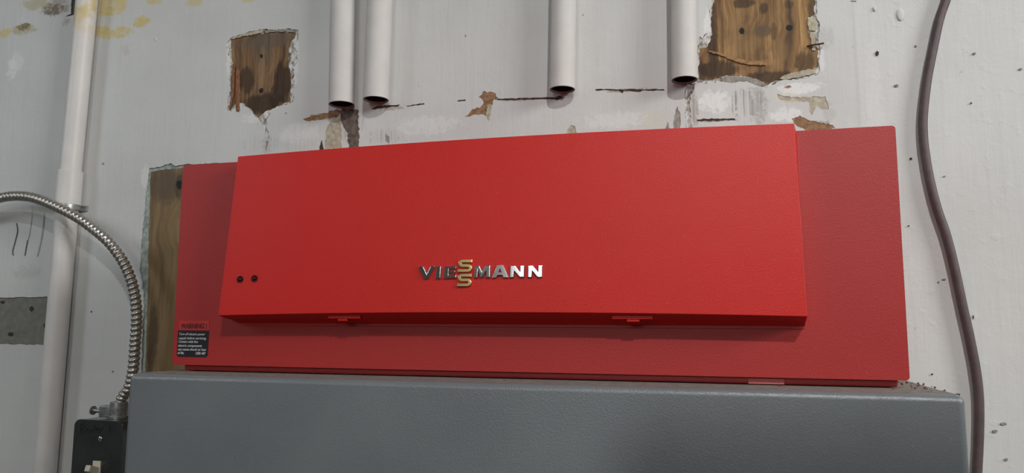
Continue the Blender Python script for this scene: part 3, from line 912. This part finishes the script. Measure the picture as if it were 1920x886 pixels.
# ------------------------------------------------------------------ switch box, connector and flexible conduit
DS = .050
sw0, sw1 = at(137, 886, DS), at(231, 886, DS)
zt = at(188, 787, DS).z
sx0, sx1 = at(139, 800, DS).x, at(230.5, 800, DS).x
sb = empty('switch_box', ((sx0 + sx1) / 2, -.025, zt - .105))
tag(sb, 'dark steel switch box with an ivory toggle and marker writing beside the cabinet', 'light switch')
bm = bmesh.new()
plate(bm, rrect(sx0 + .001, zt - .104, sx1 - .001, zt - .0005, -DS + .004, .010), DS - .0045)
link('box', bm, MBOX, sb, bevel=.001, segs=2)
bm = bmesh.new()
plate(bm, rrect(sx0, zt - .105, sx1, zt, -DS, .009), .004)
link('cover_plate', bm, MBOX, sb, bevel=.0028, segs=4)
bm = bmesh.new()
c = at(188, 822, DS)
bmesh.ops.create_uvsphere(bm, u_segments=20, v_segments=10, radius=1, matrix=Matrix.Translation(c) @ Matrix.Diagonal((.0036, .0017, .0036, 1)))
link('screw', bm, MCHROME, sb)['label'] = 'shiny screw head'
bm = bmesh.new()
c = at(181, 884, DS)
box(bm, (c.x - .0062, -DS - .0012, c.z - .014), (c.x + .0062, -DS + .001, c.z + .014))
link('toggle_bezel', bm, MIVORY, sb, bevel=.0008)
bm = bmesh.new()
vs = [bm.verts.new(p) for p in (Vector((c.x - .0048, -DS, c.z - .006)), Vector((c.x + .0048, -DS, c.z - .006)), Vector((c.x + .0048, -DS, c.z + .006)), Vector((c.x - .0048, -DS, c.z + .006)),
      Vector((c.x - .0040, -DS - .017, c.z + .004)), Vector((c.x + .0040, -DS - .017, c.z + .004)), Vector((c.x + .0040, -DS - .0145, c.z + .0115)), Vector((c.x - .0040, -DS - .0145, c.z + .0115)))]
for q4 in ((0, 1, 2, 3), (4, 5, 6, 7), (0, 1, 5, 4), (1, 2, 6, 5), (2, 3, 7, 6), (3, 0, 4, 7)):
    bm.faces.new([vs[i] for i in q4])
link('toggle', bm, MIVORY, sb, bevel=.0012, segs=3)
# handwriting in marker: Boiler 1
strokes = [[(152, 794), (151, 812)], [(152, 795), (158, 795), (158, 801), (152, 803), (159, 805), (158, 811), (150, 813)],
           [(165, 803), (162, 806), (164, 810), (168, 808), (167, 804), (164, 803)], [(172, 803), (171, 810)], [(172.5, 799), (172.6, 800)],
           [(178, 796), (176, 809), (178, 809)], [(180, 806), (185, 804), (183, 801), (180, 805), (182, 810), (186, 808)], [(189, 803), (188, 810)], [(189, 804), (194, 801)], [(206, 797), (206, 809)]]
bm = bmesh.new()
for st_ in strokes:
    tube(bm, spline([at(x, y, DS + .0001) for x, y in st_], 4), .00045, 6)
link('handwriting', bm, MINK, sb)['label'] = 'black marker words Boiler 1'

cn = empty('conduit_connector', at(222, 775, .026))
tag(cn, 'zinc squeeze connector with a side screw on top of the switch box', 'connector')
bm = bmesh.new()
b0 = at(222, 776, .026)
b0.z = zt - .0006
tube(bm, [b0, b0 + Vector((0, 0, .004)), b0 + Vector((0, 0, .0041)), b0 + Vector((0, 0, .016)), b0 + Vector((0, 0, .022))], lambda i: (.0125, .0125, .0105, .0112, .0108)[i], 24)
link('body', bm, MZINC, cn, bevel=.0006, segs=2)
bm = bmesh.new()
cc = b0 + Vector((-.012, -.004, .0095))
box(bm, cc + Vector((-.011, -.006, -.0075)), cc + Vector((.006, .006, .0075)))
link('clamp_ear', bm, MZINC, cn, bevel=.0016)
bm = bmesh.new()
tube(bm, [cc + Vector((-.0225, -.002, .0005)), cc + Vector((-.009, -.002, 0))], .0028, 14)
tube(bm, [cc + Vector((-.0255, -.002, .0005)), cc + Vector((-.0245, -.002, .0005)), cc + Vector((-.0225, -.002, .0005))], lambda i: (.0042, .0056, .006)[i], 18)
link('clamp_screw', bm, MZINC, cn)['label'] = 'screw with a broad round head pointing left'

fp = [(-120, 420), (-60, 390), (-25, 377), (0, 371), (22, 367.5), (50, 368), (74.5, 374), (99, 384), (124, 396), (149, 410), (174, 428), (199, 449), (218, 471), (233, 494), (245, 522), (252, 549),
      (255.5, 575), (256, 608), (253.5, 640), (250, 688), (242, 725)]
dep = [.028, .030, .032, .034, .036, .038, .040, .041, .041, .040, .039, .038, .036, .035, .034, .033, .032, .031, .030, .029, .027]
P = [at(x, y, d) for (x, y), d in zip(fp, dep)] + [b0 + Vector((.006, 0, .030)), b0 + Vector((.001, 0, .020)), b0 + Vector((0, 0, .012))]
path = resample(spline(P, 24), .00065)
PITCHM = .0069
nseg = 24
bm = bmesh.new()
def rf(i):
    s = i * .00065 / PITCHM
    def r(q):
        w_ = (s - q / (2 * math.pi)) % 1.0
        e = math.sin(math.pi * min(w_ / .78, 1.0)) ** .55 if w_ < .78 else 0.0
        return .0056 + .0016 * e
    return r
tube(bm, path, rf, nseg)
o = link('flexible_conduit', bm, MFLEX, angle=80)
tag(o, 'ribbed bendy metal conduit arching from the left edge down to the switch box', 'conduit')
